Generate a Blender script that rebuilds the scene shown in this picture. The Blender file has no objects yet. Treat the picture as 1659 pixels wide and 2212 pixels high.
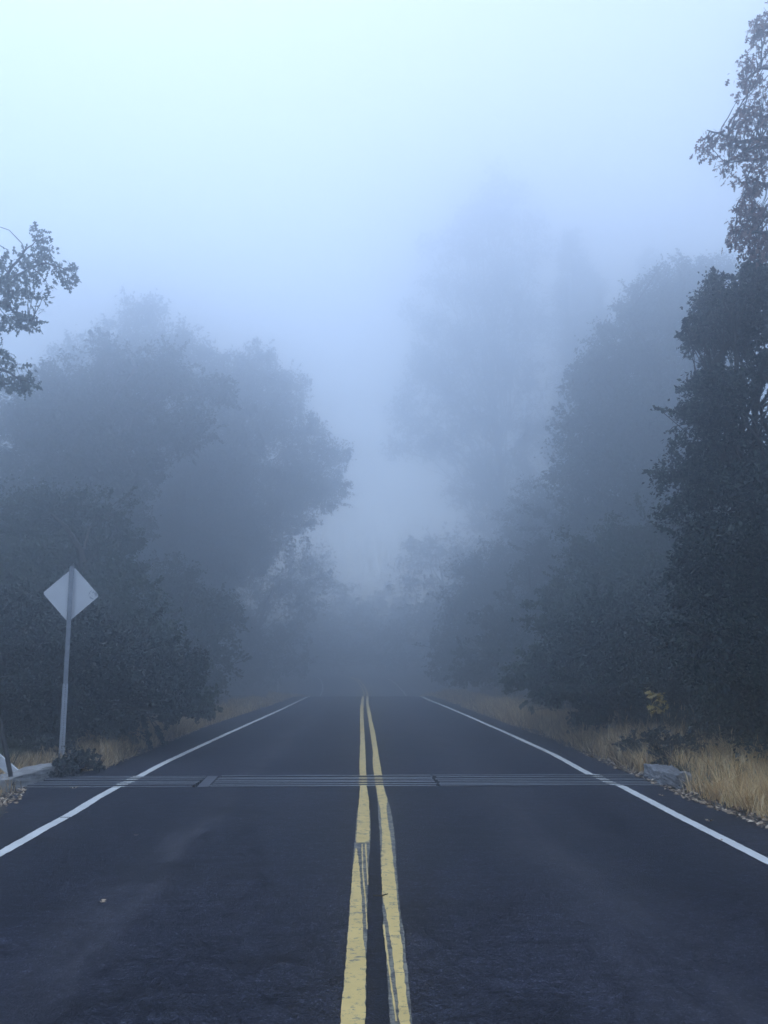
import bpy, bmesh, math, random
import numpy as np
from mathutils import Vector, Matrix

# ------------------------------------------------------------------ camera, sky, sun, exposure
S = bpy.context.scene
COL = S.collection
rad = math.radians
F, CX, CY, CAMH = 1750.0, 829.5, 1106.0, 1.6          # survey of the photograph (1659 x 2212 reading)
PITCH, YAW = math.atan((1430 - 1106) / F), math.atan(44 / F)

cam = bpy.data.cameras.new('camera')
cam.sensor_fit = 'VERTICAL'
cam.sensor_height = 24.0
cam.sensor_width = 18.0
cam.lens = 24.0 * F / 2212.0
cam.clip_start, cam.clip_end = 0.05, 2000.0
camo = bpy.data.objects.new('camera', cam)
COL.objects.link(camo)
camo.location = (0, 0, CAMH)
camo.rotation_euler = (rad(90) + PITCH, 0, -YAW)
S.camera = camo

SUN_EL, SUN_ROT = rad(70), rad(-32)
SKY_SAT, SKY_STR = 0.6, 0.15
SUN_STR, SUN_COL = 1.15, (1.0, 0.92, 0.83)
SUN_ANGLE = rad(160)
VB = 8
EXPOSURE = 0.82
HAZE_DENSITY, HAZE_COLOR, HAZE_G = 0.0325, (0.835, 0.903, 0.98), 0.885

W = bpy.data.worlds.new('World')
S.world = W
W.use_nodes = True
nt = W.node_tree
nt.nodes.clear()
sky = nt.nodes.new('ShaderNodeTexSky')
sky.sky_type = 'NISHITA'
sky.sun_disc = False
sky.sun_elevation = SUN_EL
sky.sun_rotation = SUN_ROT
sky.air_density, sky.dust_density, sky.ozone_density = 1.0, 1.0, 1.0
hs = nt.nodes.new('ShaderNodeHueSaturation')
hs.inputs['Saturation'].default_value = SKY_SAT
bg = nt.nodes.new('ShaderNodeBackground')
bg.inputs['Strength'].default_value = SKY_STR
wo = nt.nodes.new('ShaderNodeOutputWorld')
nt.links.new(sky.outputs[0], hs.inputs['Color'])
nt.links.new(hs.outputs[0], bg.inputs['Color'])
nt.links.new(bg.outputs[0], wo.inputs['Surface'])

sl = bpy.data.lights.new('sun', 'SUN')
sl.energy = SUN_STR
sl.angle = SUN_ANGLE
sl.color = SUN_COL
so = bpy.data.objects.new('sun', sl)
COL.objects.link(so)
_d = Vector((math.sin(SUN_ROT) * math.cos(SUN_EL), math.cos(SUN_ROT) * math.cos(SUN_EL), math.sin(SUN_EL)))
so.rotation_euler = (-_d).to_track_quat('-Z', 'Y').to_euler()

S.view_settings.view_transform = 'Standard'
S.view_settings.look = 'None'
S.view_settings.exposure = EXPOSURE
S.view_settings.gamma = 1.0
S.view_settings.use_curve_mapping = False
S.cycles.max_bounces = 12
S.cycles.volume_bounces = VB
S.cycles.diffuse_bounces = 3
S.cycles.transmission_bounces = 3
S.cycles.use_denoising = True
S.cycles.sample_clamp_indirect = 10.0

# ------------------------------------------------------------------ helpers
def ray(px, py):
    u, v = (px - CX) / F, (CY - py) / F
    f = np.array([math.sin(YAW) * math.cos(PITCH), math.cos(YAW) * math.cos(PITCH), math.sin(PITCH)])
    r = np.array([math.cos(YAW), -math.sin(YAW), 0.0])
    return f + u * r + v * np.cross(r, f)

def at(px, py, Y):
    d = ray(px, py)
    return d * (Y / d[1]) + np.array([0, 0, CAMH])

_ty = np.array([-60, 12, 47, 54, 60, 66, 76, 95, 400], float)
_tz = np.array([0, 0, -.30, -.62, -.95, -.70, -.02, .35, .8], float)
def road_z(y):
    y = np.asarray(y, float)
    return sum(np.interp(y + o, _ty, _tz) for o in (-2, -1, 0, 1, 2)) / 5.0

def road_cx(y):
    y = np.asarray(y, float)
    return -0.0035 * np.clip(y - 62, 0, None) ** 2

def on_road(px, py):
    d = ray(px, py)
    z = 0.0
    for _ in range(30):
        t = (z - CAMH) / d[2]
        z = float(road_z(d[1] * t))
    return d * t + np.array([0, 0, CAMH])

def vnoise(x, y, seed=0):
    x = np.asarray(x, float); y = np.asarray(y, float)
    s = 0
    r = np.random.RandomState(seed)
    for k in range(6):
        a, b, p = r.uniform(-1, 1), r.uniform(-1, 1), r.uniform(0, 6.28)
        n = math.hypot(a, b) + 1e-6
        fr = 0.6 * 1.7 ** k
        s = s + np.sin((a * x + b * y) / n * fr + p) / 1.5 ** k
    return s / 3

def ground_z(x, y):
    x = np.asarray(x, float); y = np.asarray(y, float)
    dx = x - road_cx(y)
    rz = road_z(y)
    right = np.clip((dx - 4.0) / 4.5, 0, 1) ** 1.3 * .55
    left = np.clip((-dx - 4.6) / 5.0, 0, 1) * .15
    away = np.clip((np.abs(dx) - 4.2) / 2.0, 0, 1)
    return rz - 0.045 + right + left + away * vnoise(x, y, 5) * .06

def link(o):
    COL.objects.link(o)
    return o

def tag(o, label=None, cat=None, group=None, kind=None):
    if label: o['label'] = label
    if cat: o['category'] = cat
    if group: o['group'] = group
    if kind: o['kind'] = kind
    return o

def empty(name, loc, label, cat, group=None, rz=0.0):
    o = link(bpy.data.objects.new(name, None))
    o.location = loc
    o.rotation_euler = (0, 0, rz)
    o.empty_display_size = .2
    return tag(o, label, cat, group)

def npmesh(name, V, faces, mats, parent=None, off=None, smooth=False, midx=None):
    """faces: list of (n,k) integer arrays"""
    V = np.asarray(V, np.float32)
    if off is not None:
        V = V - np.asarray(off, np.float32)
    me = bpy.data.meshes.new(name)
    if isinstance(faces, np.ndarray): faces = [faces]
    loops = np.concatenate([f.ravel() for f in faces]).astype(np.int32)
    tot = np.concatenate([np.full(len(f), f.shape[1], np.int32) for f in faces])
    start = np.concatenate([[0], np.cumsum(tot)[:-1]]).astype(np.int32)
    me.vertices.add(len(V)); me.vertices.foreach_set('co', V.ravel())
    me.loops.add(len(loops)); me.loops.foreach_set('vertex_index', loops)
    me.polygons.add(len(tot))
    me.polygons.foreach_set('loop_start', start)
    me.polygons.foreach_set('loop_total', tot)
    for m in (mats if isinstance(mats, (list, tuple)) else [mats]): me.materials.append(m)
    if midx is not None: me.polygons.foreach_set('material_index', np.asarray(midx, np.int32))
    me.update(calc_edges=True)
    me.validate()
    if smooth: me.polygons.foreach_set('use_smooth', np.ones(len(me.polygons), bool))
    o = link(bpy.data.objects.new(name, me))
    if parent is not None: o.parent = parent
    return o

def bmobj(name, bm, mats, parent=None, smooth=False):
    me = bpy.data.meshes.new(name)
    bmesh.ops.recalc_face_normals(bm, faces=bm.faces[:])
    bm.to_mesh(me); bm.free()
    for m in (mats if isinstance(mats, (list, tuple)) else [mats]): me.materials.append(m)
    if smooth:
        for p in me.polygons: p.use_smooth = True
    o = link(bpy.data.objects.new(name, me))
    if parent is not None: o.parent = parent
    return o

def add_box(bm, c, s, rot=None, mi=0, bevel=0.0):
    r = bmesh.ops.create_cube(bm, size=1.0)
    vs = r['verts']
    M = Matrix.Translation(c) @ (rot.to_4x4() if rot is not None else Matrix.Identity(4)) @ Matrix.Diagonal((*s, 1))
    bmesh.ops.transform(bm, matrix=M, verts=vs)
    fs = set(f for v in vs for f in v.link_faces)
    for f in fs: f.material_index = mi
    if bevel:
        es = list(set(e for v in vs for e in v.link_edges))
        bmesh.ops.bevel(bm, geom=es, offset=bevel, segments=2, affect='EDGES', profile=.7)

class Tubes:
    """many tapered tubes in one mesh"""
    def __init__(s): s.V, s.Fq, s.n = [], [], 0
    def add(s, pts, radii, k=6):
        pts = np.asarray(pts, float); m = len(pts)
        t = np.gradient(pts, axis=0)
        t /= np.linalg.norm(t, axis=1)[:, None] + 1e-9
        ref = np.array([.31, .17, .93]) if abs(t[0][2]) < .85 else np.array([1, .1, 0])
        a = np.cross(t, ref); a /= np.linalg.norm(a, axis=1)[:, None] + 1e-9
        b = np.cross(t, a)
        th = np.arange(k) * 2 * np.pi / k
        ring = a[:, None, :] * np.cos(th)[None, :, None] + b[:, None, :] * np.sin(th)[None, :, None]
        V = pts[:, None, :] + ring * np.asarray(radii)[:, None, None]
        s.V.append(V.reshape(-1, 3))
        i = np.arange(m - 1)[:, None] * k; j = np.arange(k)[None, :]; j2 = (j + 1) % k
        q = np.stack([i + j, i + j2, i + k + j2, i + k + j], -1).reshape(-1, 4) + s.n
        s.Fq.append(q)
        s.n += m * k
    def build(s, name, mat, parent=None, off=None):
        return npmesh(name, np.concatenate(s.V), [np.concatenate(s.Fq)], mat, parent, off, smooth=True)

def wob(p0, p1, n, amp, rng, sag=0.0):
    p0 = np.asarray(p0, float); p1 = np.asarray(p1, float)
    t = np.linspace(0, 1, n)[:, None]
    P = p0 + (p1 - p0) * t
    L = np.linalg.norm(p1 - p0)
    w = np.cumsum(rng.normal(0, 1, (n, 3)), 0)
    w = w - w[0] - (w[-1] - w[0]) * t
    P = P + w * amp * L / math.sqrt(n)
    P[:, 2] += np.sin(t[:, 0] * np.pi) * sag * L
    return P

# ------------------------------------------------------------------ materials
def new_mat(name):
    m = bpy.data.materials.new(name)
    m.use_nodes = True
    n = m.node_tree.nodes
    return m, n, m.node_tree.links, n['Principled BSDF']

def rampn(n, stops, interp='LINEAR'):
    r = n.new('ShaderNodeValToRGB')
    r.color_ramp.interpolation = interp
    e = r.color_ramp.elements
    while len(e) < len(stops): e.new(0.5)
    for k, (p, c) in enumerate(stops):
        e[k].position = p
        e[k].color = (*c, 1) if len(c) == 3 else c
    return r

def noise(n, l, scale, detail=4, rough=.6, vec=None, dist=0.0):
    t = n.new('ShaderNodeTexNoise')
    t.inputs['Scale'].default_value = scale
    t.inputs['Detail'].default_value = detail
    t.inputs['Roughness'].default_value = rough
    t.inputs['Distortion'].default_value = dist
    if vec is not None: l.new(vec, t.inputs['Vector'])
    return t

def geo_pos(n): return n.new('ShaderNodeNewGeometry').outputs['Position']

def scaled(n, l, vec, s):
    m = n.new('ShaderNodeVectorMath'); m.operation = 'MULTIPLY'
    m.inputs[1].default_value = s
    l.new(vec, m.inputs[0])
    return m.outputs[0]

def mixc(n, l, fac, a, b, mode='MIX'):
    m = n.new('ShaderNodeMix'); m.data_type = 'RGBA'; m.blend_type = mode
    for sock, v in ((m.inputs['Factor'], fac), (m.inputs['A'] if False else m.inputs[6], a), (m.inputs[7], b)):
        if isinstance(v, (int, float)): sock.default_value = v
        elif isinstance(v, tuple): sock.default_value = (*v, 1)
        else: l.new(v, sock)
    return m.outputs[2]

def mathn(n, l, op, a, b=None, clamp=False):
    m = n.new('ShaderNodeMath'); m.operation = op; m.use_clamp = clamp
    for i, v in enumerate((a, b)):
        if v is None: continue
        if isinstance(v, (int, float)): m.inputs[i].default_value = v
        else: l.new(v, m.inputs[i])
    return m.outputs[0]

def leaf_mat(name, stops, trans=.25, rough=.42, spec=.5):
    m, n, l, b = new_mat(name)
    g = n.new('ShaderNodeNewGeometry')
    r = rampn(n, stops)
    l.new(g.outputs['Random Per Island'], r.inputs[0])
    l.new(r.outputs[0], b.inputs['Base Color'])
    b.inputs['Roughness'].default_value = rough
    b.inputs['Specular IOR Level'].default_value = spec
    if trans:
        t = n.new('ShaderNodeBsdfTranslucent')
        l.new(r.outputs[0], t.inputs['Color'])
        mx = n.new('ShaderNodeMixShader')
        mx.inputs[0].default_value = trans
        l.new(b.outputs[0], mx.inputs[1]); l.new(t.outputs[0], mx.inputs[2])
        l.new(mx.outputs[0], n['Material Output'].inputs['Surface'])
    return m

def asphalt_mat(name, lo, hi, tracks=True):
    m, n, l, b = new_mat(name)
    P = geo_pos(n)
    big = noise(n, l, .45, 5, .6, scaled(n, l, P, (1, .45, 1)), .6)
    mid = noise(n, l, 5.0, 6, .7, scaled(n, l, P, (.8, 1.6, 1)), .3)
    fine = noise(n, l, 20.0, 6, .85, P)
    grit = n.new('ShaderNodeTexVoronoi'); grit.inputs['Scale'].default_value = 95.0
    l.new(P, grit.inputs['Vector'])
    rb = rampn(n, [(.38, lo), (.64, hi)])
    l.new(big.outputs[0], rb.inputs[0])
    rm = rampn(n, [(.36, (.60, .60, .62)), (.5, (1, 1, 1)), (.66, (1.38, 1.36, 1.36))])
    l.new(mid.outputs[0], rm.inputs[0])
    c = mixc(n, l, 1.0, rb.outputs[0], rm.outputs[0], 'MULTIPLY')
    rf = rampn(n, [(.41, (.30, .30, .32)), (.47, (.85, .85, .85)), (.53, (1.1, 1.1, 1.1)), (.59, (2.2, 2.2, 2.15))])
    l.new(fine.outputs[0], rf.inputs[0])
    c = mixc(n, l, .35, c, rf.outputs[0], 'MULTIPLY')
    for sc_, st in ((110.0, [(0, (.35, .35, .37)), (.25, (.8, .8, .8)), (.6, (1, 1, 1)), (.86, (1.25, 1.25, 1.25)), (.95, (2.6, 2.6, 2.5))]),
                    (38.0, [(0, (.30, .30, .32)), (.10, (.75, .75, .77)), (.5, (1, 1, 1)), (.9, (1.1, 1.1, 1.1)), (.985, (1.6, 1.6, 1.55))])):
        vo = n.new('ShaderNodeTexVoronoi'); vo.inputs['Scale'].default_value = sc_
        l.new(P, vo.inputs['Vector'])
        sep = n.new('ShaderNodeSeparateColor'); l.new(vo.outputs['Color'], sep.inputs[0])
        vr = rampn(n, st); l.new(sep.outputs[0], vr.inputs[0])
        c = mixc(n, l, 1.0, c, vr.outputs[0], 'MULTIPLY')
    if tracks:
        sx = n.new('ShaderNodeSeparateXYZ'); l.new(P, sx.inputs[0])
        wv = noise(n, l, .35, 3, .5, P)
        xw = mathn(n, l, 'ADD', sx.outputs[0], mathn(n, l, 'MULTIPLY', mathn(n, l, 'SUBTRACT', wv.outputs[0], .5), .7))
        xr = mathn(n, l, 'MULTIPLY', mathn(n, l, 'ADD', xw, 4.0), .125, True)
        tr = rampn(n, [(.0, (0, 0, 0)), (.24, (.0, 0, 0)), (.30, (.7, .7, .7)), (.325, (.1, .1, .1)), (.5, (0, 0, 0)),
                       (.62, (.05, .05, .05)), (.70, (.55, .55, .55)), (.80, (0, 0, 0)), (1, (0, 0, 0))])
        l.new(xr, tr.inputs[0])
        pn = noise(n, l, 2.2, 5, .7, scaled(n, l, P, (1.5, .35, 1)))
        pr = rampn(n, [(.40, (0, 0, 0)), (.62, (1, 1, 1))]); l.new(pn.outputs[0], pr.inputs[0])
        f = mathn(n, l, 'MULTIPLY', tr.outputs[0], mathn(n, l, 'ADD', mathn(n, l, 'MULTIPLY', pr.outputs[0], .65), .35))
        c = mixc(n, l, mathn(n, l, 'MULTIPLY', f, .75), c, (.088, .089, .103))
        # dark smudges
        dn = noise(n, l, 1.1, 4, .55, scaled(n, l, P, (.8, 1.3, 1)), .8)
        dr = rampn(n, [(.54, (0, 0, 0)), (.68, (1, 1, 1))]); l.new(dn.outputs[0], dr.inputs[0])
        c = mixc(n, l, mathn(n, l, 'MULTIPLY', dr.outputs[0], .55), c, (.013, .014, .018))
    l.new(c, b.inputs['Base Color'])
    b.inputs['Roughness'].default_value = .85
    b.inputs['Specular IOR Level'].default_value = .12
    bu = n.new('ShaderNodeBump'); bu.inputs['Strength'].default_value = .9; bu.inputs['Distance'].default_value = .006
    hsum = mathn(n, l, 'ADD', grit.outputs['Distance'], fine.outputs[0])
    l.new(hsum, bu.inputs['Height']); l.new(bu.outputs[0], b.inputs['Normal'])
    return m

def paint_mat(name, col, worn, amount, edge=.5):
    """road paint worn through to the asphalt in specks and cross cracks"""
    m, n, l, b = new_mat(name)
    P = geo_pos(n)
    a = noise(n, l, 9.0, 6, .75, scaled(n, l, P, (1.6, 1.0, 1)))
    s = noise(n, l, 42.0, 4, .7, scaled(n, l, P, (.35, 1.0, 1)))
    su = mathn(n, l, 'ADD', mathn(n, l, 'MULTIPLY', a.outputs[0], .55), mathn(n, l, 'MULTIPLY', s.outputs[0], .45))
    r = rampn(n, [(max(0, amount - .03), (1, 1, 1)), (amount + .03, (0, 0, 0))])
    l.new(su, r.inputs[0])
    t = noise(n, l, 3.0, 4, .6, P)
    tr = rampn(n, [(.3, tuple(x * .80 for x in col)), (.7, col)]); l.new(t.outputs[0], tr.inputs[0])
    c = mixc(n, l, r.outputs[0], tr.outputs[0], worn)
    l.new(c, b.inputs['Base Color'])
    b.inputs['Roughness'].default_value = .7
    bu = n.new('ShaderNodeBump'); bu.inputs['Strength'].default_value = .5; bu.inputs['Distance'].default_value = .003
    f = noise(n, l, 90, 3, .7, P); l.new(f.outputs[0], bu.inputs['Height']); l.new(bu.outputs[0], b.inputs['Normal'])
    return m

def simple_noise_mat(name, c0, c1, scale=6, rough=.8, metal=0.0, bump=.3, dist=.01, detail=6, stops=(.35, .65)):
    m, n, l, b = new_mat(name)
    tc = n.new('ShaderNodeTexCoord').outputs['Object']
    a = noise(n, l, scale, detail, .65, tc)
    r = rampn(n, [(stops[0], c0), (stops[1], c1)]); l.new(a.outputs[0], r.inputs[0])
    l.new(r.outputs[0], b.inputs['Base Color'])
    b.inputs['Roughness'].default_value = rough
    b.inputs['Metallic'].default_value = metal
    if bump:
        f = noise(n, l, scale * 5, 5, .7, tc)
        bu = n.new('ShaderNodeBump'); bu.inputs['Strength'].default_value = bump; bu.inputs['Distance'].default_value = dist
        l.new(f.outputs[0], bu.inputs['Height']); l.new(bu.outputs[0], b.inputs['Normal'])
    return m

M_ROAD = asphalt_mat('asphalt', (.0175, .0205, .032), (.029, .0325, .048))
M_SEAL = asphalt_mat('seal_asphalt', (.009, .012, .022), (.013, .017, .030), False)
M_YEL = paint_mat('yellow_paint', (.74, .54, .19), (.20, .18, .13), .44)
M_YOLD = paint_mat('old_yellow_paint', (.24, .23, .18), (.05, .055, .065), .50)
M_WHITE = paint_mat('white_paint', (.74, .76, .74), (.25, .26, .28), .375)
M_CRACK = simple_noise_mat('paint_crack', (.05, .05, .06), (.12, .11, .09), 30, .9)
M_BARK = simple_noise_mat('bark', (.035, .032, .030), (.085, .080, .075), 9, .9, 0, .8, .02)
M_PALEBARK = simple_noise_mat('pale_bark', (.10, .10, .10), (.24, .24, .24), 9, .9, 0, .8, .02)
M_CONC = simple_noise_mat('concrete', (.22, .22, .22), (.46, .46, .45), 7, .9, 0, .9, .02)
M_CONCW = simple_noise_mat('weathered_concrete', (.15, .16, .18), (.42, .43, .45), 9, .9, 0, 1.0, .03)
M_ALU = simple_noise_mat('bare_aluminium', (.66, .68, .72), (.74, .76, .80), 3, .38, .35, .05, .002)
M_GALV = simple_noise_mat('galvanised_steel', (.26, .28, .32), (.38, .40, .44), 14, .5, .35, .1, .002)
M_HOLE = simple_noise_mat('dark_hole', (.01, .01, .012), (.02, .02, .022), 10, .9, 0, 0)
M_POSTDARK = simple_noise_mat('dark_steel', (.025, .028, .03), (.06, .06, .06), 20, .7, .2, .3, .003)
M_WPAINT = simple_noise_mat('white_gloss_paint', (.62, .64, .66), (.80, .81, .82), 8, .5, 0, .1, .003)
M_SIGNF = simple_noise_mat('sign_yellow', (.75, .50, .03), (.80, .55, .04), 3, .4, 0, 0)
M_TWIG = simple_noise_mat('twig_bark', (.03, .025, .02), (.08, .06, .05), 40, .9)
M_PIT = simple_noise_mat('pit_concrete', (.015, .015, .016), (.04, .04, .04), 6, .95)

G_OAK = leaf_mat('oak_leaf_dark', [(0, (.009, .020, .022)), (.5, (.021, .041, .040)), (.82, (.042, .072, .066)), (1, (.13, .17, .15))])  # palest few leaves put glints of light into the leaf colour
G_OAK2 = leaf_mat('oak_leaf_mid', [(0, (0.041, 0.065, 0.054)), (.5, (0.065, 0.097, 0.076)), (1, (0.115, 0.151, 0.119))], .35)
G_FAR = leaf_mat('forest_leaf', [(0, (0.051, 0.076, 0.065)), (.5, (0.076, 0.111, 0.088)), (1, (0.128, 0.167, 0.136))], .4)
G_PINE = leaf_mat('pine_needles', [(0, (0.043, 0.071, 0.058)), (1, (0.102, 0.145, 0.112))], .1)
G_LOBED = leaf_mat('lobed_leaf_green', [(0, (0.060, 0.090, 0.083)), (1, (0.135, 0.180, 0.158))], .3)
G_BROWN = leaf_mat('dead_oak_leaf', [(0, (.085, .045, .048)), (.6, (.17, .095, .092)), (1, (.32, .20, .165))], .25, .7)
G_BUSH = leaf_mat('bush_leaf', [(0, (.008, .016, .017)), (.6, (.020, .035, .035)), (.9, (.050, .076, .070)), (1, (.24, .25, .24))], .15)  # last stop: light glints painted as a few pale leaves
G_YEL = leaf_mat('yellow_leaf', [(0, (.42, .30, .06)), (1, (.66, .50, .14))], .3)
G_LITTER = leaf_mat('leaf_litter', [(0, (.16, .11, .07)), (.6, (.38, .28, .18)), (1, (.66, .55, .42))], 0, .8)
G_GOLD = leaf_mat('golden_grass', [(0, (.42, .26, .10)), (.5, (.80, .56, .26)), (1, (.94, .80, .50))], .25, .7, .2)
G_DRY = leaf_mat('grey_dry_grass', [(0, (.18, .12, .06)), (.5, (.48, .35, .19)), (1, (.80, .66, .42))], .25, .7, .2)
G_GREEN = leaf_mat('dull_green_grass', [(0, (.030, .045, .030)), (.6, (.065, .085, .055)), (1, (.18, .19, .13))], .2, .7, .2)

# ------------------------------------------------------------------ ground, road, markings
def build_ground():
    xs = np.unique(np.concatenate([np.arange(-100, -20, 10), np.arange(-20, -7, 1.0), np.arange(-7, 7.01, .25),
                                   np.arange(7.5, 20, 1.0), np.arange(20, 101, 10), [-4.52, -4.48, 4.16, 4.2]]))
    ys = np.unique(np.concatenate([np.arange(-60, 2, 4), np.arange(2, 26, .5), np.arange(26, 80, 1.5), np.arange(80, 141, 10),
                                   [11.02, 11.06, 12.08, 12.12]]))
    X, Y = np.meshgrid(xs, ys)
    Z = ground_z(X, Y)
    pit = (X > -4.5) & (X < 4.18) & (Y > 11.04) & (Y < 12.1)
    Z[pit] = -.9
    V = np.stack([X, Y, Z], -1).reshape(-1, 3)
    nx = len(xs); i = np.arange(len(ys) - 1)[:, None] * nx; j = np.arange(nx - 1)[None]
    q = np.stack([i + j, i + j + 1, i + nx + j + 1, i + nx + j], -1).reshape(-1, 4)
    m, n, l, b = new_mat('forest_soil')
    P = geo_pos(n)
    a = noise(n, l, 1.3, 6, .65, P); f = noise(n, l, 28, 5, .7, P)
    r = rampn(n, [(.3, (.020, .018, .017)), (.55, (.050, .042, .035)), (.75, (.095, .078, .060))]); l.new(a.outputs[0], r.inputs[0])
    r2 = rampn(n, [(.3, (.45, .45, .45)), (.6, (1, 1, 1)), (.75, (2.0, 1.8, 1.5))]); l.new(f.outputs[0], r2.inputs[0])
    l.new(mixc(n, l, 1.0, r.outputs[0], r2.outputs[0], 'MULTIPLY'), b.inputs['Base Color'])
    b.inputs['Roughness'].default_value = .95
    bu = n.new('ShaderNodeBump'); bu.inputs['Strength'].default_value = 1; bu.inputs['Distance'].default_value = .03
    l.new(f.outputs[0], bu.inputs['Height']); l.new(bu.outputs[0], b.inputs['Normal'])
    o = npmesh('ground', V, [q], m, smooth=True)
    tag(o, kind='structure')

LE = np.array([[-60, -3.9], [6, -3.72], [8.9, -3.75], [10.5, -4.25], [11.0, -4.42], [12.1, -4.42], [13, -4.0], [16, -4.05], [22, -4.2], [35, -3.9], [60, -3.8], [250, -3.8]])
RE = np.array([[-60, 4.0], [6, 3.98], [8.5, 3.98], [10, 3.9], [11.3, 3.95], [13, 3.95], [18, 4.1], [30, 4.0], [60, 3.9], [250, 3.9]])
def strip(name, y0, y1, dy, xl, xr, lift, mat, nx=2, jag=0.0, seed=0, kind='structure'):
    ys = np.arange(y0, y1 + 1e-6, dy); ys[-1] = y1
    rng = np.random.RandomState(seed)
    a = xl(ys) + rng.uniform(-jag, jag, len(ys)) + road_cx(ys)
    c = xr(ys) + rng.uniform(-jag, jag, len(ys)) + road_cx(ys)
    t = np.linspace(0, 1, nx)
    X = a[:, None] * (1 - t) + c[:, None] * t
    Yg = np.repeat(ys[:, None], nx, 1)
    Z = road_z(Yg) + lift
    V = np.stack([X, Yg, Z], -1).reshape(-1, 3)
    i = np.arange(len(ys) - 1)[:, None] * nx; j = np.arange(nx - 1)[None]
    q = np.stack([i + j, i + j + 1, i + nx + j + 1, i + nx + j], -1).reshape(-1, 4)
    return V, q

def join(parts):
    V, Q, n = [], [], 0
    for v, q in parts:
        V.append(v); Q.append(q + n); n += len(v)
    return np.concatenate(V), [np.concatenate(Q)]

def itp(tab): return lambda y: np.interp(y, np.asarray(tab)[:, 0], np.asarray(tab)[:, 1])

GY0, GY1 = 11.06, 12.10            # cattle guard opening
def build_road():
    parts = [strip('', -60, GY0, .08, itp(LE), itp(RE), 0, None, 14, .025, 1), strip('', GY1, 138, .25, itp(LE), itp(RE), 0, None, 14, .03, 2)]
    tag(npmesh('road', *join(parts), M_ROAD), kind='structure')

def trace(pts):
    """(px_left, px_right, py) rows -> tables of x against y on the road"""
    A = []
    for l_, r_, y_ in pts:
        a, b = on_road(l_, y_), on_road(r_, y_)
        A.append((a[1], a[0], b[0]))
    A = np.array(sorted(A))
    return A[:, [0, 1]], A[:, [0, 2]]

def c5(rows):  # readings taken on the enlargement of the centre lines
    return [((1200 + a * .46656) / 1.8228, (1200 + b * .46656) / 1.8228, (3000 + y * .46656) / 1.8228) for a, b, y in rows]
def c4(rows):
    return [((900 + a * .66305) / 1.8228, (900 + b * .66305) / 1.8228, (2600 + y * .66305) / 1.8228) for a, b, y in rows]

def ext(T, far_dx=0.0):
    """carry a traced table behind the camera and over the crest"""
    y0, x0 = T[0]; y1, x1 = T[-1]
    return np.concatenate([[[-60, x0]], T, [[y1 + 20, x1 + far_dx], [250, x1 + far_dx]]])

def split_strips(y0, y1, xl, xr, lift, dy=.06, jag=.004, seed=0, nx=2):
    P = []
    if y0 < GY0: P.append(strip('', y0, min(y1, GY0), dy, xl, xr, lift, None, nx, jag, seed))
    if y1 > GY1: P.append(strip('', max(y0, GY1), y1, dy * 2, xl, xr, lift, None, nx, jag, seed + 1))
    return P

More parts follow.
